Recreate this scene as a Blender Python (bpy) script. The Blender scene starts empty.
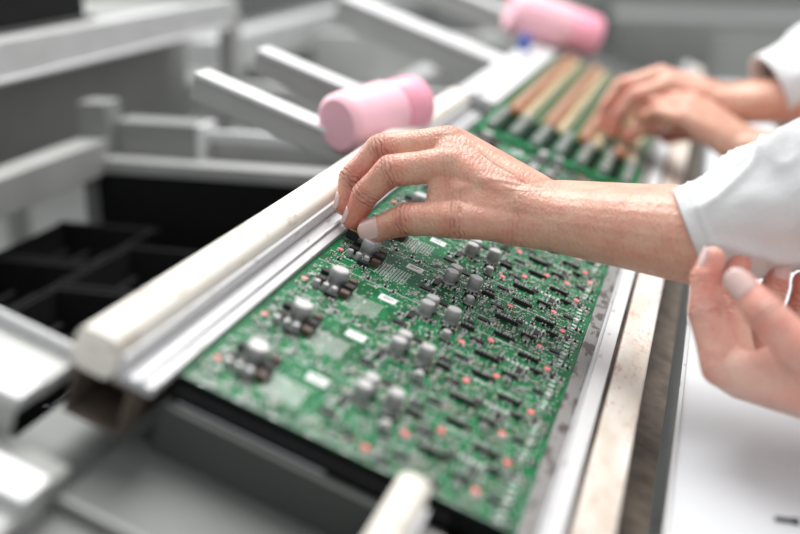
import bpy, bmesh, math, random
from mathutils import Vector, Matrix, noise
random.seed(7)
scene=bpy.context.scene
coll=scene.collection

# ------------------------------------------------------------------ materials
def newmat(name):
    m=bpy.data.materials.new(name); m.use_nodes=True
    nt=m.node_tree; b=nt.nodes["Principled BSDF"]
    return m,nt,b
def N(nt,t,**kw):
    n=nt.nodes.new(t)
    for k,v in kw.items():
        if k in n.inputs: n.inputs[k].default_value=v
        else: setattr(n,k,v)
    return n
def L(nt,a,b): nt.links.new(a,b)
def simple(name,col,rough=.5,metal=0.,var=.12,scale=60.,bump=.0,col2=None,stretch=None,spec=None):
    m,nt,b=newmat(name)
    tc=N(nt,"ShaderNodeTexCoord"); mp=N(nt,"ShaderNodeMapping")
    L(nt,tc.outputs["Object"],mp.inputs[0])
    if stretch: mp.inputs["Scale"].default_value=stretch
    nz=N(nt,"ShaderNodeTexNoise",Scale=scale,Detail=5.0); L(nt,mp.outputs[0],nz.inputs["Vector"])
    r=N(nt,"ShaderNodeValToRGB"); L(nt,nz.outputs["Fac"],r.inputs[0])
    c2=col2 if col2 else tuple(c*(1-var*2) for c in col)
    r.color_ramp.elements[0].position=.32; r.color_ramp.elements[1].position=.68
    r.color_ramp.elements[0].color=(*c2,1); r.color_ramp.elements[1].color=(*col,1)
    L(nt,r.outputs[0],b.inputs["Base Color"])
    b.inputs["Roughness"].default_value=rough; b.inputs["Metallic"].default_value=metal
    if spec is not None: b.inputs["Specular IOR Level"].default_value=spec
    if bump:
        bp=N(nt,"ShaderNodeBump",Strength=bump,Distance=.001); L(nt,nz.outputs["Fac"],bp.inputs["Height"]); L(nt,bp.outputs[0],b.inputs["Normal"])
    return m
M={}
def dirty(name,col,speck,rough=.45,metal=0.,scale=140.,thr=.66,amt=.6,col2=None):
    m,nt,b=newmat(name)
    tc=N(nt,"ShaderNodeTexCoord"); mp=N(nt,"ShaderNodeMapping"); mp.inputs["Scale"].default_value=(1,.4,1)
    L(nt,tc.outputs["Object"],mp.inputs[0])
    n0=N(nt,"ShaderNodeTexNoise",Scale=14.,Detail=3.); L(nt,mp.outputs[0],n0.inputs["Vector"])
    n1=N(nt,"ShaderNodeTexNoise",Scale=scale,Detail=6.,Roughness=.65); L(nt,mp.outputs[0],n1.inputs["Vector"])
    r1=N(nt,"ShaderNodeValToRGB"); r1.color_ramp.elements[0].position=thr; r1.color_ramp.elements[1].position=thr+.06; L(nt,n1.outputs["Fac"],r1.inputs[0])
    c2=col2 or tuple(c*.86 for c in col)
    mx=N(nt,"ShaderNodeMixRGB"); mx.inputs[1].default_value=(*col,1); mx.inputs[2].default_value=(*c2,1); L(nt,n0.outputs["Fac"],mx.inputs[0])
    mu=N(nt,"ShaderNodeMath",operation='MULTIPLY'); mu.inputs[1].default_value=amt; L(nt,r1.outputs[0],mu.inputs[0])
    m2=N(nt,"ShaderNodeMixRGB"); m2.inputs[2].default_value=(*speck,1); L(nt,mx.outputs[0],m2.inputs[1]); L(nt,mu.outputs[0],m2.inputs[0])
    L(nt,m2.outputs[0],b.inputs["Base Color"]); b.inputs["Roughness"].default_value=rough; b.inputs["Metallic"].default_value=metal
    return m
M['cream']=dirty("cream_plastic",(.80,.765,.70),(.33,.24,.17),.55,0,75.,.57,.45,col2=(.68,.63,.55))
M['silver']=dirty("brushed_aluminium",(.54,.54,.55),(.20,.16,.13),.42,.4,150.,.60,.6)
M['rail_silver']=simple("light_aluminium",(.60,.60,.60),.42,.3,.05,20)
M['white_al']=dirty("white_coated_metal",(.70,.70,.705),(.28,.23,.2),.42,.1,140.,.60,.5)
M['grey_al']=simple("grey_metal",(.42,.425,.41),.5,.2,.07,14,.05)
M['lip']=dirty("stained_grey_metal",(.27,.26,.255),(.05,.035,.03),.5,.3,110.,.50,.85)
M['midgrey']=simple("mid_grey_painted_metal",(.27,.275,.26),.55,.1,.06,10,.05)
M['plate']=simple("grey_green_bed_metal",(.15,.16,.15),.5,.1,.1,10,.05)
M['darkgrey']=simple("dark_grey_metal",(.08,.085,.08),.5,.2,.1,12,.05)
M['black']=simple("black_conductive_plastic",(.008,.008,.009),.75,0,.1,40,.05,spec=.15)
M['brown']=simple("brown_stained_steel",(.20,.16,.125),.6,.1,.2,60,.2,col2=(.09,.07,.055))
M['pink']=simple("pink_plastic",(.93,.52,.60),.5,0,.03,20)
M['pinkcap']=simple("pink_cap_plastic",(.90,.36,.47),.45,0,.03,20)
M['blue']=simple("blue_plastic",(.05,.10,.42),.4)
M['table']=simple("white_laminate",(.60,.615,.635),.4,0,.02,8)
M['floor']=simple("floor_vinyl",(.24,.24,.23),.5,0,.05,3)
M['wall']=simple("wall_paint",(.42,.42,.41),.8,0,.03,2)
def woodmat():
    m,nt,b=newmat("stained_guide_board")
    tc=N(nt,"ShaderNodeTexCoord"); mp=N(nt,"ShaderNodeMapping"); mp.inputs["Scale"].default_value=(1,.35,1)
    L(nt,tc.outputs["Object"],mp.inputs[0])
    n1=N(nt,"ShaderNodeTexNoise",Scale=130.,Detail=6.,Roughness=.72); L(nt,mp.outputs[0],n1.inputs["Vector"])
    r1=N(nt,"ShaderNodeValToRGB"); r1.color_ramp.elements[0].position=.53; r1.color_ramp.elements[1].position=.64
    L(nt,n1.outputs["Fac"],r1.inputs[0])
    n2=N(nt,"ShaderNodeTexNoise",Scale=26.,Detail=4.); L(nt,mp.outputs[0],n2.inputs["Vector"])
    rr=N(nt,"ShaderNodeValToRGB"); rr.color_ramp.elements[0].position=.38; rr.color_ramp.elements[1].position=.66; L(nt,n2.outputs["Fac"],rr.inputs[0])
    mx=N(nt,"ShaderNodeMixRGB"); mx.inputs[1].default_value=(.80,.77,.72,1); mx.inputs[2].default_value=(.56,.48,.39,1); L(nt,rr.outputs[0],mx.inputs[0])
    mx2=N(nt,"ShaderNodeMixRGB"); mx2.inputs[2].default_value=(.42,.16,.12,1); L(nt,mx.outputs[0],mx2.inputs[1])
    mu=N(nt,"ShaderNodeMath",operation='MULTIPLY'); mu.inputs[1].default_value=.55; L(nt,r1.outputs[0],mu.inputs[0]); L(nt,mu.outputs[0],mx2.inputs[0])
    L(nt,mx2.outputs[0],b.inputs["Base Color"]); b.inputs["Roughness"].default_value=.55
    return m
M['wood']=woodmat()
def pcbmat():
    m,nt,b=newmat("green_solder_mask")
    tc=N(nt,"ShaderNodeTexCoord"); co=tc.outputs["Object"]
    sep=N(nt,"ShaderNodeSeparateXYZ"); L(nt,co,sep.inputs[0])
    def wave(axis,sc):
        a=N(nt,"ShaderNodeMath",operation='MULTIPLY'); a.inputs[1].default_value=sc; L(nt,sep.outputs[axis],a.inputs[0])
        f=N(nt,"ShaderNodeMath",operation='FRACT'); L(nt,a.outputs[0],f.inputs[0])
        g=N(nt,"ShaderNodeMath",operation='LESS_THAN'); g.inputs[1].default_value=.38; L(nt,f.outputs[0],g.inputs[0]); return g.outputs[0]
    wu=wave(0,560.); wv=wave(1,520.)
    vo=N(nt,"ShaderNodeTexVoronoi",Scale=85.); vo.distance='CHEBYCHEV'; L(nt,co,vo.inputs["Vector"])
    sc=N(nt,"ShaderNodeSeparateColor"); L(nt,vo.outputs["Color"],sc.inputs[0])
    g=N(nt,"ShaderNodeMath",operation='GREATER_THAN'); g.inputs[1].default_value=.5; L(nt,sc.outputs[0],g.inputs[0])
    mw=N(nt,"ShaderNodeMixRGB"); L(nt,g.outputs[0],mw.inputs[0]); L(nt,wu,mw.inputs[1]); L(nt,wv,mw.inputs[2])
    g2=N(nt,"ShaderNodeMath",operation='GREATER_THAN'); g2.inputs[1].default_value=.4; L(nt,sc.outputs[1],g2.inputs[0])
    mm=N(nt,"ShaderNodeMath",operation='MULTIPLY'); L(nt,mw.outputs[0],mm.inputs[0]); L(nt,g2.outputs[0],mm.inputs[1])
    nz=N(nt,"ShaderNodeTexNoise",Scale=25.,Detail=3.); L(nt,co,nz.inputs["Vector"])
    base=N(nt,"ShaderNodeMixRGB"); base.inputs[1].default_value=(.0005,.058,.017,1); base.inputs[2].default_value=(.001,.115,.036,1); L(nt,nz.outputs["Fac"],base.inputs[0])
    tr=N(nt,"ShaderNodeMixRGB"); tr.inputs[2].default_value=(.008,.26,.09,1); L(nt,base.outputs[0],tr.inputs[1])
    m2=N(nt,"ShaderNodeMath",operation='MULTIPLY'); m2.inputs[1].default_value=.8; L(nt,mm.outputs[0],m2.inputs[0]); L(nt,m2.outputs[0],tr.inputs[0])
    v2=N(nt,"ShaderNodeTexVoronoi",Scale=330.); L(nt,co,v2.inputs["Vector"])
    lt=N(nt,"ShaderNodeMath",operation='LESS_THAN'); lt.inputs[1].default_value=.13; L(nt,v2.outputs["Distance"],lt.inputs[0])
    m3=N(nt,"ShaderNodeMath",operation='MULTIPLY'); m3.inputs[1].default_value=.7; L(nt,lt.outputs[0],m3.inputs[0])
    via=N(nt,"ShaderNodeMixRGB"); via.inputs[2].default_value=(.50,.68,.55,1); L(nt,tr.outputs[0],via.inputs[1]); L(nt,m3.outputs[0],via.inputs[0])
    L(nt,via.outputs[0],b.inputs["Base Color"]); b.inputs["Roughness"].default_value=.40; b.inputs["Specular IOR Level"].default_value=.16
    return m
M['pcb']=pcbmat()
M['pad']=simple("tinned_pad",(.68,.70,.67),.35,.5,.05,200)
M['silk']=simple("white_silkscreen",(.62,.70,.64),.6)
M['ic']=simple("black_ic_epoxy",(.016,.016,.018),.45,spec=.3)
M['hdr']=simple("dark_header_plastic",(.022,.020,.019),.5,spec=.3)
M['res']=simple("brown_smd",(.09,.055,.038),.5)
M['tan']=simple("tan_ceramic",(.33,.25,.17),.5)
M['can']=simple("capacitor_can",(.33,.33,.33),.42,.35,.06,300)
M['cantop']=simple("capacitor_top",(.58,.575,.56),.35,.4,.06,300)
M['label']=simple("white_label",(.82,.84,.82),.6)
M['reddot']=simple("red_marker_dot",(.86,.20,.22),.5,0,.03)
M['orange']=simple("orange_coil",(.58,.21,.09),.5)
M['yellow']=simple("pale_yellow_housing",(.80,.73,.50),.5)
M['brass']=simple("brass_pin",(.75,.52,.20),.3,.9)
def skin(name,c,c_red,dark):
    m,nt,b=newmat(name)
    at=N(nt,"ShaderNodeAttribute"); at.attribute_name="tint"
    cr=N(nt,"ShaderNodeAttribute"); cr.attribute_name="crease"
    tc=N(nt,"ShaderNodeTexCoord")
    nz=N(nt,"ShaderNodeTexNoise",Scale=60.,Detail=5.); L(nt,tc.outputs["Object"],nz.inputs["Vector"])
    nf=N(nt,"ShaderNodeTexNoise",Scale=380.,Detail=3.); L(nt,tc.outputs["Object"],nf.inputs["Vector"])
    mx=N(nt,"ShaderNodeMixRGB"); mx.inputs[1].default_value=(*c,1); mx.inputs[2].default_value=(*c_red,1)
    ad=N(nt,"ShaderNodeMath",operation='MULTIPLY_ADD'); ad.inputs[1].default_value=1.8; L(nt,nz.outputs["Fac"],ad.inputs[0])
    sb=N(nt,"ShaderNodeMath",operation='SUBTRACT'); sb.inputs[1].default_value=.66; L(nt,at.outputs["Fac"],sb.inputs[0]); L(nt,sb.outputs[0],ad.inputs[2])
    ad.use_clamp=True; L(nt,ad.outputs[0],mx.inputs[0])
    fr=N(nt,"ShaderNodeValToRGB"); fr.color_ramp.elements[0].position=.56; fr.color_ramp.elements[1].position=.72; L(nt,nf.outputs["Fac"],fr.inputs[0])
    m3=N(nt,"ShaderNodeMath",operation='MULTIPLY'); m3.inputs[1].default_value=.20; L(nt,fr.outputs[0],m3.inputs[0])
    mf=N(nt,"ShaderNodeMixRGB"); mf.inputs[2].default_value=(*dark,1); L(nt,mx.outputs[0],mf.inputs[1]); L(nt,m3.outputs[0],mf.inputs[0])
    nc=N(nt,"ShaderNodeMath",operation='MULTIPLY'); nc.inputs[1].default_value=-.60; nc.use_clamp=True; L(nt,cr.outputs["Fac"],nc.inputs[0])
    mg=N(nt,"ShaderNodeMixRGB"); mg.inputs[2].default_value=(*dark,1); L(nt,mf.outputs[0],mg.inputs[1]); L(nt,nc.outputs[0],mg.inputs[0])  # creases darkened in the base colour, as pigment and as painted shade
    L(nt,mg.outputs[0],b.inputs["Base Color"]); b.inputs["Roughness"].default_value=.40
    b.inputs["Subsurface Weight"].default_value=.12; b.inputs["Subsurface Radius"].default_value=(1.,.35,.2); b.inputs["Subsurface Scale"].default_value=.003
    vv=N(nt,"ShaderNodeTexVoronoi",Scale=620.); L(nt,tc.outputs["Object"],vv.inputs["Vector"])
    wv=N(nt,"ShaderNodeTexWave",Scale=95.,Distortion=9.); wv.inputs["Detail"].default_value=3.; wv.inputs["Detail Scale"].default_value=2.; L(nt,tc.outputs["Object"],wv.inputs["Vector"])
    s0=N(nt,"ShaderNodeMath",operation='MULTIPLY_ADD'); s0.inputs[1].default_value=.10; L(nt,wv.outputs["Fac"],s0.inputs[0]); L(nt,cr.outputs["Fac"],s0.inputs[2])
    s1=N(nt,"ShaderNodeMath",operation='MULTIPLY_ADD'); s1.inputs[1].default_value=.13; L(nt,vv.outputs["Distance"],s1.inputs[0]); L(nt,s0.outputs[0],s1.inputs[2])
    s2=N(nt,"ShaderNodeMath",operation='MULTIPLY_ADD'); s2.inputs[1].default_value=1.3; L(nt,nz.outputs["Fac"],s2.inputs[0]); L(nt,s1.outputs[0],s2.inputs[2])
    bp=N(nt,"ShaderNodeBump",Strength=.9,Distance=.0018); L(nt,s2.outputs[0],bp.inputs["Height"]); L(nt,bp.outputs[0],b.inputs["Normal"])
    return m
M['skin']=skin("skin",(.62,.365,.265),(.57,.205,.145),(.27,.09,.055))
M['skin2']=skin("skin_pale",(.73,.47,.38),(.68,.27,.21),(.38,.13,.09))
M['nail']=simple("fingernail",(.64,.44,.41),.16,0,.03,80)
def clothmat():
    m,nt,b=newmat("white_cotton")
    tc=N(nt,"ShaderNodeTexCoord")
    w=N(nt,"ShaderNodeTexNoise",Scale=900.); L(nt,tc.outputs["Object"],w.inputs["Vector"])
    n=N(nt,"ShaderNodeTexNoise",Scale=22.,Detail=4.); L(nt,tc.outputs["Object"],n.inputs["Vector"])
    a=N(nt,"ShaderNodeMath",operation='MULTIPLY_ADD'); a.inputs[1].default_value=.2; L(nt,w.outputs["Fac"],a.inputs[0]); L(nt,n.outputs["Fac"],a.inputs[2])
    bp=N(nt,"ShaderNodeBump",Strength=.6,Distance=.005); L(nt,a.outputs[0],bp.inputs["Height"]); L(nt,bp.outputs[0],b.inputs["Normal"])
    b.inputs["Base Color"].default_value=(.63,.63,.635,1); b.inputs["Roughness"].default_value=.95
    return m
M['cloth']=clothmat()
M['hair']=simple("brown_hair",(.07,.04,.025),.5)
M['trouser']=simple("dark_trousers",(.04,.045,.06),.9)

# ------------------------------------------------------------------ mesh builder
class MB:
    def __init__(s): s.v=[];s.f=[];s.m=[];s.mats=[];s.sm=[]
    def mi(s,k):
        if k not in s.mats: s.mats.append(k)
        return s.mats.index(k)
    def add(s,vs,fs,k,smooth=False):
        o=len(s.v); s.v+= [tuple(v) for v in vs]; i=s.mi(k)
        for f in fs: s.f.append([o+a for a in f]); s.m.append(i); s.sm.append(smooth)
    def box(s,c,d,k,rz=0.,mat=None):
        x,y,z=[a/2 for a in d]; vs=[Vector((i*x,j*y,l*z)) for l in(-1,1) for j in(-1,1) for i in(-1,1)]
        if rz: R=Matrix.Rotation(rz,3,'Z'); vs=[R@v for v in vs]
        vs=[v+Vector(c) for v in vs]
        if mat: vs=[mat@v for v in vs]
        s.add(vs,[(0,2,3,1),(4,5,7,6),(0,1,5,4),(2,6,7,3),(0,4,6,2),(1,3,7,5)],k)
    def bb(s,a,b,k):
        s.box([(a[i]+b[i])/2 for i in range(3)],[abs(b[i]-a[i]) for i in range(3)],k)
    def rev(s,prof,c,k,n=20,axis=None,ktop=None):
        vs=[];fs=[];R=Matrix.Identity(3)
        if axis: R=Vector((0,0,1)).rotation_difference(Vector(axis)).to_matrix()
        for r,z in prof:
            for i in range(n):
                a=2*math.pi*i/n; vs.append(R@Vector((r*math.cos(a),r*math.sin(a),z))+Vector(c))
        for j in range(len(prof)-1):
            for i in range(n):
                fs.append((j*n+i,j*n+(i+1)%n,(j+1)*n+(i+1)%n,(j+1)*n+i))
        s.add(vs,fs,k,True)
        cap=[vs[i] for i in range(n)][::-1]; s.add(cap,[tuple(range(n))],k)
        cap=[vs[(len(prof)-1)*n+i] for i in range(n)]; s.add(cap,[tuple(range(n))],ktop or k)
    def prism(s,prof,v0,v1,k,smooth=False):
        n=len(prof); vs=[(u,v0,w) for u,w in prof]+[(u,v1,w) for u,w in prof]
        fs=[(i,(i+1)%n,n+(i+1)%n,n+i) for i in range(n)]
        s.add(vs,fs,k,smooth); s.add(vs[:n],[tuple(range(n))[::-1]],k); s.add(vs[n:],[tuple(range(n))],k)
    def build(s,name,matrix=None,bevel=0,parent=None):
        me=bpy.data.meshes.new(name); me.from_pydata(s.v,[],s.f)
        for k in s.mats: me.materials.append(M[k])
        me.polygons.foreach_set("material_index",s.m); me.polygons.foreach_set("use_smooth",s.sm)
        bm=bmesh.new(); bm.from_mesh(me); bmesh.ops.recalc_face_normals(bm,faces=bm.faces); bm.to_mesh(me); bm.free()
        ob=bpy.data.objects.new(name,me); coll.objects.link(ob)
        if matrix is not None: ob.matrix_world=matrix
        if bevel:
            b=ob.modifiers.new("bevel",'BEVEL'); b.width=bevel; b.segments=2; b.limit_method='ANGLE'
        if parent: ob.parent=parent
        return ob
def rrect(u0,u1,w0,w1,r,n=5):
    out=[]
    for cx,cy,a0 in((u1-r,w1-r,0),(u0+r,w1-r,90),(u0+r,w0+r,180),(u1-r,w0+r,270)):
        for i in range(n+1):
            a=math.radians(a0+90*i/n); out.append((cx+r*math.cos(a),cy+r*math.sin(a)))
    return out
def empty(name,matrix=None):
    e=bpy.data.objects.new(name,None); coll.objects.link(e); e.empty_display_size=.05
    if matrix is not None: e.matrix_world=matrix
    return e
LINE=Matrix.Translation((0,0,.94))@Matrix.Rotation(math.radians(20),4,'Y')

# ------------------------------------------------------------------ conveyor line (tilted 20 deg), local axes u,v,w
conv=empty("assembly_conveyor",LINE)
def cb(): return MB()
m=cb(); m.prism(rrect(-.048,-.0245,-.002,.021,.0065),-.293,.47,'cream',True); m.build("left_foam_rail",parent=conv)
m=cb()
m.bb((-.0245,-.290,-.002),(-.0215,.47,.013),'white_al')
m.bb((-.0215,-.290,-.002),(-.004,.47,.0035),'silver')
m.bb((-.0125,-.290,.0035),(-.0105,.47,.006),'white_al')
for a,b in(((-.047,-.002),(-.0145,-.0045)),((-.047,-.032),(-.0145,-.0295))): m.bb((a[0],-.289,a[1]),(b[0],.47,b[1]),'brown')
m.bb((-.047,-.289,-.0295),(-.0445,.47,-.0045),'brown'); m.bb((-.017,-.289,-.0295),(-.0145,.47,-.0045),'brown')
m.bb((-.0445,-.24,-.0295),(-.017,-.235,-.0045),'black')  # black plate across the hollow profile, standing in for its dark inside
m.build("left_channel",bevel=.0006,parent=conv)
m=cb()
m.bb((-.052,.54,-.012),(-.004,1.35,.006),'white_al'); m.bb((-.030,.54,.006),(-.026,1.35,.009),'silver'); m.bb((-.052,.54,-.05),(-.046,1.35,-.012),'midgrey')
m.bb((-.045,.485,-.03),(-.010,.530,-.004),'ic'); m.bb((-.040,.495,-.004),(-.030,.520,.004),'darkgrey')
m.build("far_left_rail",bevel=.001,parent=conv)
m=cb()
m.bb((.1815,-.42,-.006),(.1905,1.5,.0015),'lip'); m.bb((.1905,-.42,-.010),(.1930,1.5,.006),'silver')
m.bb((.1930,-.42,-.010),(.2030,1.5,.0055),'white_al'); m.bb((.2030,-.42,-.010),(.2068,1.5,-.003),'brown')
m.build("right_channel",bevel=.0006,parent=conv)
m=cb(); m.prism(rrect(.2068,.2285,-.012,.004,.002,3),-.42,1.5,'wood'); m.build("right_guide_board",parent=conv)
m=cb(); m.bb((.2285,-.45,-.034),(.2540,1.5,-.028),'brown'); m.bb((.2285,-.45,-.028),(.2305,1.5,-.006),'brown'); m.build("right_lower_channel",parent=conv)
m=cb()
m.bb((-.0145,-.262,-.055),(.19,1.5,-.045),'darkgrey')
m.bb((-.003,-.268,-.0125),(.150,-.262,-.006),'black'); m.bb((.002,-.2690,-.0125),(.085,-.2680,-.0114),'silver')
m.bb((-.003,-.262,-.012),(.1815,-.255,-.0025),'black')
m.bb((-.015,-.50,-.046),(.20,-.268,-.040),'plate')
m.bb((-.015,-.345,-.040),(.20,-.341,-.034),'midgrey')
m.bb((-.003,-.275,-.040),(.150,-.268,-.0125),'darkgrey')
m.bb((-.062,-.34,-.062),(-.0145,-.10,-.050),'plate')
m.build("bed_plate",bevel=.0005,parent=conv)
m=cb()
m.bb((-.75,-.283,-.012),(-.0485,-.280,.001),'white_al')
m.bb((-.75,-.312,-.014),(-.0485,-.283,-.006),'grey_al')
m.bb((-.75,-.332,-.012),(-.0485,-.312,-.004),'rail_silver')
m.bb((-.75,-.334,-.040),(-.0485,-.332,-.006),'grey_al')
m.bb((-.75,-.352,-.042),(-.015,-.334,-.024),'midgrey')
m.bb((-.75,-.372,-.042),(-.015,-.352,-.020),'rail_silver')
m.bb((-.75,-.395,-.045),(-.015,-.372,-.028),'grey_al')
m.bb((-.75,-.400,-.045),(.00,-.395,-.024),'white_al')
m.bb((-.75,-.415,-.055),(.02,-.400,-.036),'midgrey')
m.bb((-.75,-.445,-.06),(.05,-.415,-.032),'rail_silver')
m.bb((-.75,-.50,-.06),(.06,-.445,-.038),'grey_al')
m.bb((-.75,-.52,-.070),(.0,-.285,-.0625),'midgrey')
m.build("near_cross_beams",bevel=.001,parent=conv)
m=cb(); m.prism(rrect(.119,.137,-.010,.010,.006),-.50,-.268,'cream',True); m.bb((.137,-.50,-.02),(.156,-.285,-.004),'lip'); m.bb((.137,-.50,-.004),(.140,-.285,.006),'silver')
m.build("near_guide",parent=conv)
m=cb()
for v0,v1,u0,u1,th in((.205,.234,-.232,-.060,.026),(.365,.395,-.238,-.06,.026),(.80,.86,-.30,-.055,.04),(1.25,1.31,-.35,-.055,.04)):
    m.bb((u0,v0,-.004),(u1,v1,.001),'white_al'); m.bb((u0,v0+.003,-th),(u1,v0+.006,-.004),'grey_al')
m.build("tilt_arms",bevel=.001,parent=conv)
m=MB()
for x,y in((-.06,-.22),(.2,-.3),(-.06,1.3),(.2,1.3),(-.06,.5)): m.bb((x-.02,y-.02,.0),(x+.02,y+.02,.80 if x>0 else .86),'grey_al')
m.bb((-.04,-.24,.70),(.22,-.20,.74),'grey_al')
lg=m.build("legs"); lg.parent=conv; lg.matrix_parent_inverse=LINE.inverted()

# ------------------------------------------------------------------ near circuit board panel
PITCH=.067; V0=-.2617; NU=10
pcb=empty("circuit_board_panel",LINE)
m=cb(); m.bb((-.0045,V0,-.0016),(.1812,V0+NU*PITCH,0),'pcb')
m.build("substrate",parent=pcb)
def cap(m,u,v,r,h):
    m.rev([(r,0),(r,h*.14),(r*.92,h*.2),(r,h*.27),(r,h*.93),(r*.9,h)],(u,v,.0008),'can',20,ktop='cantop')
    m.rev([(r*.80,0),(r*.78,.0003)],(u,v,.0008+h),'cantop',16)
    m.box((u,v,.0005),(r*2.05,r*2.05,.001),'ic')
def soic(m,u,v,a,b,n,rz=0,h=.0016):
    T=Matrix.Translation((u,v,0))@Matrix.Rotation(rz,4,'Z')
    m.box((0,0,h/2+.0002),(a,b,h),'ic',mat=T)
    for i in range(n):
        x=-a/2+a*(i+.5)/n
        for sgn in(-1,1): m.box((x,sgn*(b/2+.0006),.0003),(a/n*.5,.0014,.0005),'pad',mat=T)
def outline(m,u,v,a,b,k='silk',t=.0003):
    for s_ in(-1,1):
        m.box((u,v+s_*b/2,.00012),(a,t,.00024),k); m.box((u+s_*a/2,v,.00012),(t,b,.00024),k)
rs=random.Random(3)
smd=[]
for i in range(640):
    u=rs.uniform(.001,.178); v=rs.uniform(.001,.066)
    if .030<u<.066 and .015<v<.060: continue
    if u<.10 and rs.random()<.25: continue
    smd.append((u,v,rs.choice([0,0,1,2,2,2,3,3,4]),rs.choice([0,math.pi/2])))
pads=[(rs.uniform(.0,.179),rs.uniform(.0,.067),rs.choice([.0007,.001,.0014]),rs.choice([.0006,.0012]),rs.random()<.45) for _ in range(440)]
mS=cb();mC=cb();mD=cb();mI=cb()
for k in range(NU):
    s=V0+k*PITCH
    for u,v,t,rz in smd:
        T=Matrix.Translation((u,s+v,0))@Matrix.Rotation(rz,4,'Z')
        a,b,h,mk=[(.002,.0012,.0007,'res'),(.0030,.0016,.0011,'tan'),(.0018,.0010,.0006,'ic'),(.0030,.0024,.0013,'ic'),(.0012,.0008,.0005,'tan')][t]
        mS.box((0,0,h/2),(a*.62,b,h),mk,mat=T)
        for q in(-1,1): mS.box((q*a*.42,0,h/2),(a*.22,b*1.05,h*1.05),'pad',mat=T)
    for u,v,a,b,sk in pads: mS.box((u,min(s+v,V0+NU*PITCH-.001),.00012),(a,b,.00024),'silk' if sk else 'pad')
    mS.box((.088,s,.0001),(.18,.0005,.0003),'silk')
    for q in range(9): mS.box((.010+q*.020,s,.0002),(.004,.0014,.0003),'pad')
    for i in range(9):
        for j in range(11): mS.box((.0335+j*.0021,s+.018+i*.0026,.0002),(.0013,.0011,.0003),'pad')
    outline(mS,.0205,s+.034,.026,.030); outline(mS,.088,s+.057,.028,.017); outline(mS,.118,s+.020,.014,.010); outline(mS,.150,s+.036,.013,.013); outline(mS,.166,s+.058,.012,.009)
    for r_,(u0,v0,nn) in enumerate(((.006,.008,9),(.068,.004,7),(.104,.026,9),(.128,.066,8),(.158,.010,6),(.036,.0625,6))):
        for q in range(nn): mS.box((u0+q*.0012,s+v0,.0001),(.0007,.0012,.0002),'silk')
    mI.box((.054,s+.0525,.0003),(.0120,.0090,.0004),'label')
    mI.box((.054,s+.0540,.00055),(.008,.0006,.0001),'ic'); mI.box((.0535,s+.0520,.00055),(.006,.0006,.0001),'ic')
    mI.box((.030,s+.0355,.0030),(.0070,.0060,.006),'hdr'); mI.box((.0305,s+.0275,.0022),(.006,.005,.0044),'res')
    mI.box((.012,s+.0335,.0022),(.006,.0055,.0044),'hdr'); mI.box((.0105,s+.048,.0018),(.0065,.005,.0036),'ic')
    mI.box((.024,s+.020,.0015),(.008,.004,.003),'ic'); mI.box((.029,s+.050,.002),(.005,.006,.004),'res')
    for q in range(3): mC.rev([(.0022,0),(.0022,.0045),(.0018,.005)],(.012+q*.006,s+.0245,.0004),'can',12,ktop='cantop')
    soic(mI,.070,s+.026,.009,.004,7); soic(mI,.073,s+.044,.010,.0045,8,math.pi/2)
    soic(mI,.115,s+.018,.009,.0035,8); soic(mI,.118,s+.050,.010,.004,9); soic(mI,.150,s+.034,.008,.0040,6,math.pi/2)
    soic(mI,.086,s+.014,.006,.004,5); soic(mI,.166,s+.018,.007,.0035,6); soic(mI,.136,s+.040,.006,.003,5); soic(mI,.108,s+.005,.006,.003,5); soic(mI,.170,s+.048,.005,.003,4,math.pi/2)
    for (u,v,l) in((.128,.0335,.017),(.152,.058,.014),(.132,.006,.015),(.108,.062,.010),(.146,.022,.010),(.160,.043,.009),(.098,.046,.009)):
        mI.box((u,s+v,.0014),(l,.0019,.0028),'hdr')
        n=int(l/.00254)
        for i in range(n): mI.box((u-l/2+.0013+i*.00254,s+v,.0034),(.0007,.0007,.0016),'pad')
    for i in range(8):
        mS.box((.141+i*.0032,s+.045,.0002),(.0018,.0040,.0003),'pad')
        mS.box((.172,s+.004+i*.0065,.0002),(.0035,.0028,.0003),'silk')
    cap(mC,.0205,s+.0405,.0062,.0105)
    cap(mC,.0800,s+.0640 if k<NU-1 else s+.0625,.0048,.0095); cap(mC,.0795,s+.0530,.0048,.0095)
    cap(mC,.0965,s+.0590,.0050,.0100)
    cap(mC,.0995,s+.0330,.0030,.0055)
    rk=random.Random(40+k)
    for u,v,p_ in((.0035,.029,1),(.096,.0107,.7),(.156,.018,.8),(.166,.057,.9),(.110,.040,.4),(.016,.0575,.6),(.139,.0145,.3),(.125,.060,.5),(.172,.038,.3)):
        if rk.random()<p_: mD.rev([(.0025,0),(.0023,.0007)],(u+rk.uniform(-.001,.001),s+v+rk.uniform(-.001,.001),.0003),'reddot',14)
mS.build("surface_mount_parts",parent=pcb); mI.build("chips_and_headers",bevel=0,parent=pcb); mC.build("electrolytic_capacitors",parent=pcb); mD.build("marker_dots",parent=pcb)

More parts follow.
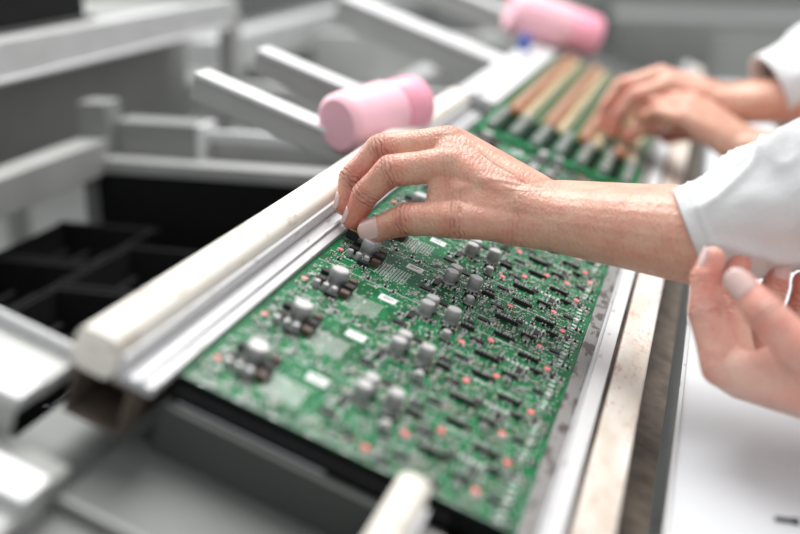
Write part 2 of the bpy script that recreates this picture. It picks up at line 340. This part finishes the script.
pcb2=empty("circuit_board_panel.001",LINE)
m=cb(); m.bb((-.003,.425,-.0016),(.1812,1.05,0),'pcb')
for i in range(29):
    v=.445+i*.0205
    if v<.53:
        for j in range(7): m.rev([(.0048,0),(.0048,.009)],(.012+j*.026,v+.004*(j%2),0),'can',12,ktop='cantop')
        for j in range(6): m.box((.024+j*.026,v+.008,.002),(.010,.004,.004),'ic')
        continue
    for c in range(4):
        u=.018+c*.044
        m.rev([(.0062,0),(.0074,.002),(.0060,.006),(.0074,.010)],(u,v,.0),'orange',12)
        m.rev([(.0030,.010),(.0028,.0115)],(u,v,.0),'pad',10)
        m.bb((u+.0100,v-.0075,0),(u+.0210,v+.0075,.007),'yellow')
        m.box((u+.0125,v,.0075),(.0025,.009,.002),'orange'); m.box((u+.0185,v,.0075),(.0025,.009,.002),'tan')
        m.box((u+.0285,v+.003,.001),(.004,.002,.002),'silk'); m.box((u+.0300,v-.004,.0012),(.005,.003,.0024),'tan')
m.build("substrate_with_coils",parent=pcb2)

m=MB()
Th=LINE@Matrix.Translation((.0040,-.0095,.0))
m.box((0,0,.0052),(.0085,.006,.0065),'ic')
for i in range(3):
    for j in(-1,1): m.box((-.0028+i*.0028,j*.0018,.0010),(.0007,.0007,.004),'brass')
m.box((0,0,.0088),(.0066,.0042,.0008),'brass')
m.build("pin_connector",Th,bevel=.0003)

# ------------------------------------------------------------------ pink bottles
def bottle(name,uvw,axis,r,l):
    T=LINE@Matrix.Translation(uvw)
    m=MB(); ax=Vector(axis).normalized()
    m.rev([(r*.80,-l*.5),(r*.97,-l*.46),(r,-l*.40),(r,l*.10),(r*.97,l*.14),(r*.90,l*.17)],(0,0,0),'pink',36,axis=ax)
    m.rev([(r*.90,l*.17),(r*.95,l*.19),(r*.95,l*.46),(r*.86,l*.50)],(0,0,0),'pinkcap',36,axis=ax)
    m.rev([(r*.40,l*.50),(r*.36,l*.52)],(0,0,0),'pink',24,axis=ax)
    return m.build(name,T)
bottle("pink_bottle",(-.066,.245,.022),(.40,.88,.22),.0285,.105)
bottle("pink_bottle.001",(-.03,1.06,.040),(.85,.4,0),.036,.15)
m=MB(); m.rev([(.008,0),(.010,.004),(.010,.018),(.006,.024)],(0,0,0),'blue',20); m.build("blue_cap",LINE@Matrix.Translation((-.045,.93,.006)))

# ------------------------------------------------------------------ left storage rack with bins
rack=empty("parts_rack")
m=MB()
def R_(a,b,k): m.bb(a,b,k)
R_((-.590,-.40,.972),(-.555,1.06,1.016),'rail_silver')
R_((-.556,-.40,.968),(-.551,1.06,.974),'white_al')
R_((-.575,1.02,.60),(-.550,1.06,.99),'grey_al')
R_((-.66,-.4,.80),(-.65,1.05,.97),'midgrey')
R_((-.53,-.30,.842),(-.490,.505,.885),'grey_al')
R_((-.53,.500,.70),(-.490,.540,.93),'midgrey')
R_((-.49,.520,.815),(-.375,.56,.905),'midgrey'); R_((-.375,.515,.815),(-.368,.56,.905),'white_al')
R_((-.50,.485,.845),(-.12,.515,.862),'grey_al')
R_((-.50,.485,.70),(-.12,.49,.845),'black')
R_((-.37,.54,.80),(-.14,.60,.885),'grey_al'); R_((-.37,.535,.880),(-.14,.545,.895),'rail_silver')
R_((-.66,-.4,.70),(-.075,.52,.712),'black')
R_((-.082,-.25,.72),(-.075,.5,.84),'darkgrey')
R_((-.70,1.15,.88),(-.64,3.1,.93),'rail_silver')
R_((-1.1,1.05,.80),(-.72,3.1,.84),'midgrey')
R_((-.95,1.2,.97),(-.90,3.1,1.02),'grey_al')
R_((-.62,1.1,.70),(-.12,1.14,.86),'grey_al'); R_((-.62,1.6,.70),(-.12,1.66,.9),'grey_al')
R_((-.62,1.14,.66),(-.12,3.1,.70),'midgrey')
R_((-.35,1.3,.80),(-.31,3.1,.85),'rail_silver'); R_((-.48,.70,.74),(-.44,3.1,.79),'rail_silver')
R_((-.20,1.5,.78),(-.12,3.1,.86),'darkgrey')
R_((-.28,.62,.70),(-.10,.95,.80),'darkgrey'); R_((-.30,.75,.80),(-.12,.79,.83),'rail_silver')
for x in(-.62,-.1):
    for y in(-.3,1.04,3.0): R_((x-.02,y-.02,0),(x+.02,y+.02,.70),'midgrey')
R_((-1.0,.30,.98),(-.59,1.0,1.012),'midgrey')
for x in(-.97,-.68):
    for y in(.33,.97): R_((x-.015,y-.015,0),(x+.015,y+.015,.98),'midgrey')
m.build("rack_frame",bevel=.0015,parent=rack)
def bin_(name,x,y,z,dx,dy,dz,rz):
    m=MB(); t=.003; o=.010
    b=[(-dx/2+o,-dy/2+o),(dx/2-o,-dy/2+o),(dx/2-o,dy/2-o),(-dx/2+o,dy/2-o)]
    a=[(-dx/2,-dy/2),(dx/2,-dy/2),(dx/2,dy/2),(-dx/2,dy/2)]
    ai=[(p[0]*.94,p[1]*.94) for p in a]; bi=[(p[0]*.93,p[1]*.93) for p in b]
    vs=[(*p,0) for p in b]+[(*p,dz) for p in a]+[(*p,dz) for p in ai]+[(*p,t) for p in bi]
    fs=[(0,1,2,3),(12,13,14,15)]
    for r in range(3):
        for i in range(4): fs.append((r*4+i,r*4+(i+1)%4,r*4+4+(i+1)%4,r*4+4+i))
    m.add(vs,fs,'black')
    m.bb((-dx/2-.004,-dy/2-.004,dz-.006),(dx/2+.004,-dy/2+.002,dz),'black'); m.bb((-dx/2-.004,dy/2-.002,dz-.006),(dx/2+.004,dy/2+.004,dz),'black')
    m.bb((-dx*.15,-dy/2-.008,dz*.4),(dx*.15,-dy/2+.004,dz*.55),'darkgrey')
    for i in range(4): m.bb((-dx*.35+i*dx*.22,-dy*.3,t),(-dx*.35+i*dx*.22+.006,dy*.3,dz*.7),'black')
    m.build(name,Matrix.Translation((x,y,z))@Matrix.Rotation(rz,4,'Z'))
for i,(x,y) in enumerate([(-.17,.02),(-.17,.17),(-.17,.32),(-.32,-.02),(-.32,.13),(-.32,.28),(-.45,.05),(-.45,.2),(-.45,.35)]):
    bin_("black_parts_bin"+("" if i==0 else ".%03d"%i),x,y,.712,.125,.135,.085,.0)
m=MB(); m.bb((-.74,.38,1.020),(-.605,.66,1.085),'black'); m.bb((-.73,.39,1.085),(-.615,.65,1.089),'darkgrey'); m.bb((-.75,.36,1.012),(-.60,.68,1.02),'darkgrey'); m.bb((-.70,.372,1.03),(-.66,.38,1.05),'silver')
m.build("black_equipment_box",bevel=.003)

# ------------------------------------------------------------------ right hand work table
m=MB(); m.bb((.240,-1.3,.822),(.56,1.45,.850),'table'); m.bb((.238,-1.3,.815),(.2405,1.45,.852),'silver')
for x in(.30,.52):
    for y in(-1.2,.2,1.35): m.bb((x-.02,y-.02,0),(x+.02,y+.02,.822),'grey_al')
m.build("work_table")
m=MB(); m.box((0,0,.0015),(.010,.0016,.0018),'ic'); m.box((.006,0,.0015),(.003,.003,.0025),'ic')
m.build("loose_component",Matrix.Translation((.300,-.165,.850)))
m=MB(); m.bb((-.4,3.2,.70),(2.2,4.0,.78),'wall'); m.bb((-.4,3.18,.60),(2.2,3.2,.80),'midgrey'); m.bb((-.4,3.9,.78),(2.2,3.95,1.0),'midgrey')
for x in(-.35,2.15):
    for y in(3.25,3.95): m.bb((x-.02,y-.02,0),(x+.02,y+.02,.7),'grey_al')
m.build("workbench")
m=MB(); m.bb((.22,1.8,.62),(1.6,2.7,.68),'wall'); m.bb((.22,1.79,.55),(1.6,1.8,.69),'grey_al'); m.bb((.22,2.62,.68),(1.6,2.66,.82),'midgrey')
for x in(.26,1.56):
    for y in(1.85,2.6): m.bb((x-.02,y-.02,0),(x+.02,y+.02,.62),'grey_al')
m.build("workbench.001")
m=MB(); m.bb((-4,-3,-.05),(5,9,0),'floor'); m.build("floor")
m=MB(); m.bb((-4,9,0),(5,9.1,3),'wall'); m.build("wall_back")
m=MB(); m.bb((-4.1,-3,0),(-4,9,3),'wall'); m.build("wall_left")

# ------------------------------------------------------------------ hands
def hull(vs_out,fs_out,sph):
    bm=bmesh.new()
    for p,r in sph:
        bmesh.ops.create_icosphere(bm,subdivisions=3,radius=r,matrix=Matrix.Translation(p))
    vs=[v.co.copy() for v in bm.verts]; bm.free()
    bm=bmesh.new()
    for c in vs: bm.verts.new(c)
    bmesh.ops.convex_hull(bm,input=list(bm.verts),use_existing_faces=False)
    loose=[v for v in bm.verts if not v.link_faces]
    bmesh.ops.delete(bm,geom=loose,context='VERTS')
    bm.verts.index_update(); o=len(vs_out)
    vs_out+=[v.co.copy() for v in bm.verts]; fs_out+=[[o+v.index for v in f.verts] for f in bm.faces]; bm.free()
def organic(name,hulls,voxel,it,matk):
    vs=[];fs=[]
    for h in hulls: hull(vs,fs,[(Vector(p),r) for p,r in h])
    me=bpy.data.meshes.new(name); me.from_pydata(vs,[],fs); ob=bpy.data.objects.new(name,me); coll.objects.link(ob)
    md=ob.modifiers.new("r",'REMESH'); md.mode='VOXEL'; md.voxel_size=voxel; md.use_smooth_shade=True
    sm=ob.modifiers.new("s",'SMOOTH'); sm.factor=.5; sm.iterations=it
    dg=bpy.context.evaluated_depsgraph_get(); dg.update(); ev=ob.evaluated_get(dg)
    nm=bpy.data.meshes.new_from_object(ev); ob.modifiers.clear(); ob.data=nm
    nm.materials.clear(); nm.materials.append(M[matk])
    for p in nm.polygons: p.use_smooth=True
    return ob
def finish_skin(ob,joints,tips,lines=()):
    me=ob.data
    t=me.attributes.new("tint",'FLOAT','POINT'); c=me.attributes.new("crease",'FLOAT','POINT')
    tv=[];cv=[]
    for v in me.vertices:
        p=v.co; a=.0;cr=0.
        for j,d,r,w in joints:
            q=p-j; dd=q.length
            if dd<r*2.6:
                g=math.exp(-(dd/(r*1.25))**2); a+=.6*g*w
                x=q.dot(d)+noise.noise(p*230)*.0016
                s=.0008
                amp=.6+.6*noise.noise(p*330+V((3,1,2)))
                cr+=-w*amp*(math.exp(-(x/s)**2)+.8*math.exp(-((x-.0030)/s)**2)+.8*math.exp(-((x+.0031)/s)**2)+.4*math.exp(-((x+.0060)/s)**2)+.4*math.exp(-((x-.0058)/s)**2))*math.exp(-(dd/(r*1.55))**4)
        for j,r in tips:
            dd=(p-j).length; a+=.65*math.exp(-(dd/(r*1.6))**2)
        for A,B,w,rad in lines:
            ab=B-A; tt=max(0,min(1,(p-A).dot(ab)/ab.length_squared)); q=A+ab*tt
            off=V((noise.noise(p*45)*.003,noise.noise(p*45+V((9,0,0)))*.003,0))
            q2=p-q-off; q2=q2-V((0,0,1))*q2.z
            lat=q2-ab.normalized()*q2.dot(ab.normalized())
            if p.z>q.z: cr+=w*math.exp(-(lat.length/rad)**2)
        tv.append(a); cv.append(cr)
    t.data.foreach_set("value",tv); c.data.foreach_set("value",cv)
def nail(name,tip,prev,nrm,r,w,l,parent):
    tip=Vector(tip); d=(tip-Vector(prev)).normalized(); n=Vector(nrm); n=(n-d*n.dot(d)).normalized(); b=d.cross(n)
    vs=[];fs=[];NA=12;NB=12
    R=r*1.0
    for j in range(NB+1):
        t=j/NB
        sh=max(.35,math.sqrt(max(0,1-((max(0,.25-t))/.25)**2)))
        sh2=math.sqrt(max(0.,1-(max(0,t-.72)/.29)**2)); s=min(sh,max(.3,sh2))
        for i in range(NA+1):
            a=(i/NA*2-1)*w*s
            rr=R*(1.02-.12*max(0,t-.2)**1.5)
            vs.append(tip+d*((t-.62)*l)+n*(rr*math.cos(a))+b*(rr*math.sin(a)))
    for j in range(NB):
        for i in range(NA): fs.append((j*(NA+1)+i,j*(NA+1)+i+1,(j+1)*(NA+1)+i+1,(j+1)*(NA+1)+i))
    me=bpy.data.meshes.new(name); me.from_pydata([tuple(v) for v in vs],[],fs); me.materials.append(M['nail'])
    for p in me.polygons: p.use_smooth=True
    ob=bpy.data.objects.new(name,me); coll.objects.link(ob); s=ob.modifiers.new("s",'SOLIDIFY'); s.thickness=.0007; s.offset=0
    ob.parent=parent; return ob
V=Vector
def mid(a,b,t=.5): return tuple(V(a).lerp(V(b),t))
def finger(ch):
    out=[]
    for (p,r),(q,s) in zip(ch,ch[1:]):
        m_=(mid(p,q),(r+s)/2*.94); out+= [[(p,r),m_],[m_,(q,s)]]
    return out
def hand(name,F,extra,arm,matk,voxel=.0011,lines=()):
    hs=[]
    for ch in F: hs+=finger(ch)
    hs+=extra+arm
    ob=organic(name,hs,voxel,8,matk)
    J=[];T=[]
    for ch in F:
        for i in range(1,len(ch)-1):
            d=(V(ch[i+1][0])-V(ch[i-1][0])).normalized(); J.append((V(ch[i][0]),d,ch[i][1],1.))
        T.append((V(ch[-1][0]),ch[-1][1]))
        J.append((V(ch[0][0]),(V(ch[1][0])-V(ch[0][0])).normalized(),ch[0][1]*1.1,.40))
    finish_skin(ob,J,T,lines); return ob
# ---- hand A: right hand pinching the connector
IM=(.0735,-.0005,.9965);MM=(.067,.019,1.0065);RM=(.070,.038,1.002);PM=(.075,.054,.993)
ib=(.126,-.005,.971);mb=(.128,.007,.976);rb=(.132,.018,.974);pb=(.134,.026,.967)
Wr=(.148,-.005,.9635);Wu=(.148,.018,.966)
F_A=[[(IM,.0130),((.0320,-.0050,.9905),.0116),((.0135,-.0050,.9725),.0100),((.0045,-.0055,.9530),.0080)],
 [(MM,.0134),((.0195,.013,1.0010),.0118),((-.0005,.009,.9800),.0102),((-.0045,.004,.961),.0082)],
 [(RM,.0115),((.022,.034,.998),.0100),((.002,.029,.978),.0088),((.001,.022,.963),.0072)],
 [(PM,.0100),((.034,.048,.993),.0086),((.012,.042,.980),.0076),((.006,.036,.968),.0066)],
 [((.118,-.010,.962),.0152),((.083,-.020,.9635),.0134),((.047,-.0165,.9600),.0118),((.0205,-.0115,.9480),.0094)]]
def palm(IM,MM,RM,PM,ib,mb,rb,pb,r=.0105,rbz=.013):
    return [[(IM,r),(MM,r),(ib,rbz),(mb,rbz)],[(MM,r),(RM,r),(mb,rbz),(rb,rbz)],[(RM,r),(PM,r*.9),(rb,rbz),(pb,rbz)]]
ex_A=palm(IM,MM,RM,PM,ib,mb,rb,pb,.0120,.0150)+[
 [((.118,-.009,.961),.0158),((.083,-.016,.966),.011),((.080,-.006,.984),.0105),(ib,.015)],
 [((.068,-.006,.985),.0085),((.068,-.014,.968),.0085),((.095,-.008,.974),.012)],
 [((.118,.010,.958),.015),((.085,.030,.984),.010),(pb,.014),(PM,.0095)],
 [(ib,.0170),(pb,.0150),(Wr,.0210),(Wu,.0200)],
 [((.118,-.009,.961),.0158),(Wr,.0210),(pb,.014)]]
arm_A=[[(Wr,.0212),(Wu,.0200),((.190,-.009,.962),.0248),((.190,.016,.964),.0232)],
 [((.190,-.009,.962),.0248),((.190,.016,.964),.0232),((.245,-.014,.960),.0300),((.245,.008,.963),.0275)],
 [((.245,-.014,.960),.0300),((.245,.008,.963),.0275),((.33,0,.99),.032)]]
w1=empty("assembly_worker"); w2=empty("assembly_worker.001")
linA=[(V(MM),V(mb),.9,.0022),(V(IM),V(ib),.9,.0022),(V(RM),V(rb),.7,.0022),
 (V((.10,.004,.99)),V((.150,-.012,.985)),.8,.0016),(V((.150,-.012,.985)),V((.235,-.005,.99)),.7,.0018),(V((.115,-.010,.98)),V((.085,-.016,.975)),.6,.0018)]
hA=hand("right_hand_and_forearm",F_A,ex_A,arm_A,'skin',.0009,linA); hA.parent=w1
nail("right_thumb_nail",(.0205,-.0115,.9480),(.047,-.0165,.9600),(.10,-.80,.50),.0094,1.0,.0170,w1)
nail("right_index_nail",(.0045,-.0055,.9530),(.0135,-.0050,.9725),(-.95,-.20,.1),.0080,.9,.013,w1)
nail("right_middle_nail",(-.0045,.004,.961),(-.0005,.009,.9800),(-.95,-.3,.1),.0082,.9,.013,w1)
# ---- hand B: relaxed left hand
bI=(.262,-.098,.909);bM=(.274,-.0785,.894);bR=(.290,-.056,.893);bP=(.306,-.038,.898)
cI=(.325,-.118,.905);cM=(.326,-.102,.895);cR=(.331,-.087,.894);cP=(.337,-.072,.900)
F_B=[[(bI,.0128),((.2500,-.085,.937),.0108),((.2480,-.077,.955),.0092),((.2515,-.072,.9660),.0076)],
 [(bM,.0125),((.264,-.055,.930),.0105),((.2660,-.045,.946),.0090),((.268,-.039,.957),.0074)],
 [(bR,.0115),((.287,-.034,.923),.0100),((.291,-.027,.938),.0086),((.2930,-.023,.9495),.0072)],
 [(bP,.0105),((.307,-.018,.917),.0088),((.309,-.014,.929),.0078),((.308,-.013,.938),.0066)],
 [((.332,-.127,.918),.0150),((.303,-.122,.932),.0130),((.282,-.112,.949),.0112),((.2670,-.098,.960),.0090)]]
ex_B=palm(bI,bM,bR,bP,cI,cM,cR,cP,.0125,.0150)+[[((.330,-.122,.915),.015),((.305,-.118,.928),.0115),((.282,-.104,.912),.0105),(cI,.0145)],
 [(cI,.015),(cP,.015),((.350,-.125,.905),.020),((.352,-.103,.903),.019)]]
arm_B=[[((.350,-.125,.905),.020),((.352,-.103,.903),.019),((.43,-.17,.955),.026),((.43,-.15,.955),.026)],[((.43,-.17,.955),.027),((.50,-.21,1.01),.034)]]
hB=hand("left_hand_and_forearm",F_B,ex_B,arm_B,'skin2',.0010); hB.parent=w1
nail("left_thumb_nail",(.2670,-.098,.960),(.282,-.112,.949),(-.25,-.75,.60),.0090,.95,.0175,w1)
nail("left_index_nail",(.2515,-.072,.9660),(.2480,-.077,.955),(-.9,-.25,.1),.0076,.85,.013,w1)
nail("left_ring_nail",(.2930,-.023,.9495),(.291,-.027,.938),(.3,-1,.1),.0072,.85,.013,w1)
hC=bpy.data.objects.new("right_hand_and_forearm",hA.data); coll.objects.link(hC); hC.parent=w2
hC.matrix_world=Matrix.Translation((.268,.610,.950))@Matrix.Rotation(math.radians(8),4,'Z')@Matrix.Rotation(math.radians(-10),4,'Y')@Matrix.Translation((-.148,-.006,-.966))
hD=bpy.data.objects.new("left_hand_and_forearm",hA.data); coll.objects.link(hD); hD.parent=w2
hD.matrix_world=Matrix.Translation((.290,.540,.912))@Matrix.Rotation(math.radians(-28),4,'Z')@Matrix.Rotation(math.radians(4),4,'Y')@Matrix.Diagonal((.92,-.92,.92,1))@Matrix.Translation((-.148,-.006,-.966))

# ------------------------------------------------------------------ sleeves and coats
def sleeve(name,pts,parent,seg=96,seed=0,sub=18):
    P=[]
    for i in range(len(pts)-1):
        p0=V(pts[max(i-1,0)][0]);p1=V(pts[i][0]);p2=V(pts[i+1][0]);p3=V(pts[min(i+2,len(pts)-1)][0])
        for k in range(sub):
            t=k/sub; p=.5*((2*p1)+(-p0+p2)*t+(2*p0-5*p1+4*p2-p3)*t*t+(-p0+3*p1-3*p2+p3)*t**3)
            P.append((p,pts[i][1]*(1-t)+pts[i+1][1]*t))
    P.append((V(pts[-1][0]),pts[-1][1]))
    d0=(P[1][0]-P[0][0]).normalized()
    ring=[(P[0][0]+d0*.018,P[0][1]*.90,0),(P[0][0]+d0*.003,P[0][1]*.93,0),(P[0][0]-d0*.0006,P[0][1]*.965,0),(P[0][0]-d0*.0002,P[0][1],.1)]+[(p,r,1) for p,r in P[1:]]
    vs=[];fs=[]
    for j,(p,r,am) in enumerate(ring):
        q=ring[min(j+1,len(ring)-1)][0]; q0=ring[max(j-1,0)][0] if j>4 else p
        d=(q-q0) if j>4 else d0
        d=d.normalized(); up=V((0,0,1)); x=d.cross(up).normalized(); y=x.cross(d).normalized()
        dist=(p-P[0][0]).length
        for i in range(seg):
            a=2*math.pi*i/seg; dirv=x*math.cos(a)+y*math.sin(a)
            c=V((math.cos(a)*1.3,math.sin(a)*1.3,dist*22+seed))
            f=noise.noise(c)*.0055+noise.noise(c*2.3+V((5,1,0)))*.0015
            ridge=1-abs(noise.noise(V((math.cos(a)*1.2+dist*20,math.sin(a)*1.2,dist*16+seed*2)))); f+=.0055*(ridge**5-.4)
            k=min(1,dist/.03)*am if j>3 else 0
            rr=r+f*k*(1+dist*2)+ (.0008 if j>3 and .010<dist<.0115 else 0)
            vs.append(p+dirv*rr)
    for j in range(len(ring)-1):
        for i in range(seg): fs.append((j*seg+i,j*seg+(i+1)%seg,(j+1)*seg+(i+1)%seg,(j+1)*seg+i))
    me=bpy.data.meshes.new(name); me.from_pydata([tuple(v) for v in vs],[],fs); me.materials.append(M['cloth'])
    for p in me.polygons: p.use_smooth=True
    ob=bpy.data.objects.new(name,me); coll.objects.link(ob); ob.parent=parent; return ob
sleeve("right_sleeve",[((.238,-.012,.961),.0335),((.268,-.008,.975),.0375),((.305,.0,.992),.043),((.40,.03,1.05),.050),((.50,.07,1.13),.058),((.64,.15,1.35),.072)],w1,seed=1)
sleeve("left_sleeve",[((.395,-.145,.930),.036),((.44,-.17,.960),.042),((.50,-.21,1.01),.05),((.56,-.24,1.12),.058),((.67,-.24,1.35),.072)],w1,seed=4)
sleeve("right_sleeve",[((.303,.615,.960),.046),((.36,.64,.985),.054),((.45,.68,1.02),.058),((.56,.78,1.12),.06),((.72,.93,1.36),.072)],w2,seed=7)
sleeve("left_sleeve",[((.370,.520,.930),.036),((.42,.515,.96),.044),((.50,.51,1.01),.052),((.58,.50,1.12),.06),((.72,.54,1.36),.072)],w2,seed=9)
def body(parent,cx,cy):
    c=lambda x,y,z:(cx+x,cy+y,z)
    t=organic("lab_coat",[[(c(0,-.15,1.37),.06),(c(0,.15,1.37),.06),(c(0,-.11,1.15),.10),(c(0,.11,1.15),.10)],[(c(0,-.11,1.15),.10),(c(0,.11,1.15),.10),(c(.01,-.13,.78),.12),(c(.01,.13,.78),.12)],[(c(0,0,1.40),.07),(c(0,0,1.30),.1)]],.012,6,'cloth'); t.parent=parent
    l=organic("trousers",[[(c(.01,sg*.10,.85),.09),(c(.01,sg*.10,.48),.06)] for sg in(-1,1)]+[[(c(.01,sg*.10,.48),.06),(c(.02,sg*.10,.08),.045)] for sg in(-1,1)],.012,4,'trouser'); l.parent=parent
    s=organic("shoes",[[(c(.03,sg*.10,.04),.04),(c(-.14,sg*.10,.032),.032)] for sg in(-1,1)],.008,3,'ic'); s.parent=parent
    h=organic("head",[[(c(.0,0,1.40),.052),(c(-.02,0,1.50),.050)],[(c(-.03,0,1.60),.085),(c(.0,0,1.63),.092),(c(-.05,0,1.54),.050)],[(c(-.125,0,1.585),.010),(c(-.105,0,1.62),.010)],[(c(-.100,-.012,1.55),.010),(c(-.100,.012,1.55),.010)],[(c(-.01,.088,1.60),.016),(c(-.01,.092,1.58),.012)],[(c(-.01,-.088,1.60),.016),(c(-.01,-.092,1.58),.012)]],.005,4,'skin2'); h.parent=parent
    finish_skin(h,[],[])
    hr=organic("hair",[[(c(.01,0,1.66),.092),(c(.03,0,1.60),.095)],[(c(.03,0,1.60),.09),(c(.06,0,1.48),.06)]],.006,3,'hair'); hr.parent=parent
    m=MB()
    for sg in(-1,1): m.rev([(.001,-.009),(.008,-.005),(.010,0),(.008,.005),(.001,.009)],c(-.108,sg*.032,1.615),'label',14); m.rev([(.0005,-.004),(.004,0),(.0005,.004)],c(-.1165,sg*.032,1.614),'ic',12)
    m.build("eyes",parent=parent)
body(w1,.74,-.03); body(w2,.80,.74)

# ------------------------------------------------------------------ lights, world
w=bpy.data.worlds.new("World"); scene.world=w; w.use_nodes=True
bg=w.node_tree.nodes["Background"]; bg.inputs[0].default_value=(.95,.98,1.0,1); bg.inputs[1].default_value=.84
def area(name,loc,target,size,power,col=(1,1,1)):
    l=bpy.data.lights.new(name,'AREA'); l.shape='RECTANGLE'; l.size=size[0]; l.size_y=size[1]; l.energy=power; l.color=col
    o=bpy.data.objects.new(name,l); coll.objects.link(o); o.location=loc; o.rotation_euler=(V(target)-V(loc)).to_track_quat('-Z','Y').to_euler()
area("ceiling_light",(-.2,.9,2.7),(0,.2,.9),(1.2,1.6),62,(1,.99,.97))
area("back_left_light",(-2.6,1.6,2.2),(0,.2,.9),(2.,1.6),45,(.95,.98,1))  # broad soft area lamp from the back left; no window is built there

# ------------------------------------------------------------------ camera
cd=bpy.data.cameras.new("camera"); cd.lens=50; cd.sensor_width=36; cd.clip_start=.02
co=bpy.data.objects.new("camera",cd); coll.objects.link(co)
Rr=V((0.9613,0.2756,0)); Dd=V((0.0854,-0.2978,-0.9508)); Ff=V((-0.2620,0.9140,-0.3098))
mw=Matrix.Identity(4)
for i in range(3): mw[i][0]=Rr[i]; mw[i][1]=-Dd[i]; mw[i][2]=-Ff[i]
mw[0][3],mw[1][3],mw[2][3]=.2462,-.7281,1.1660
co.matrix_world=mw
cd.dof.use_dof=True; cd.dof.focus_distance=.780; cd.dof.aperture_fstop=2.5
scene.camera=co
scene.view_settings.view_transform='Standard'
scene.view_settings.exposure=0.03
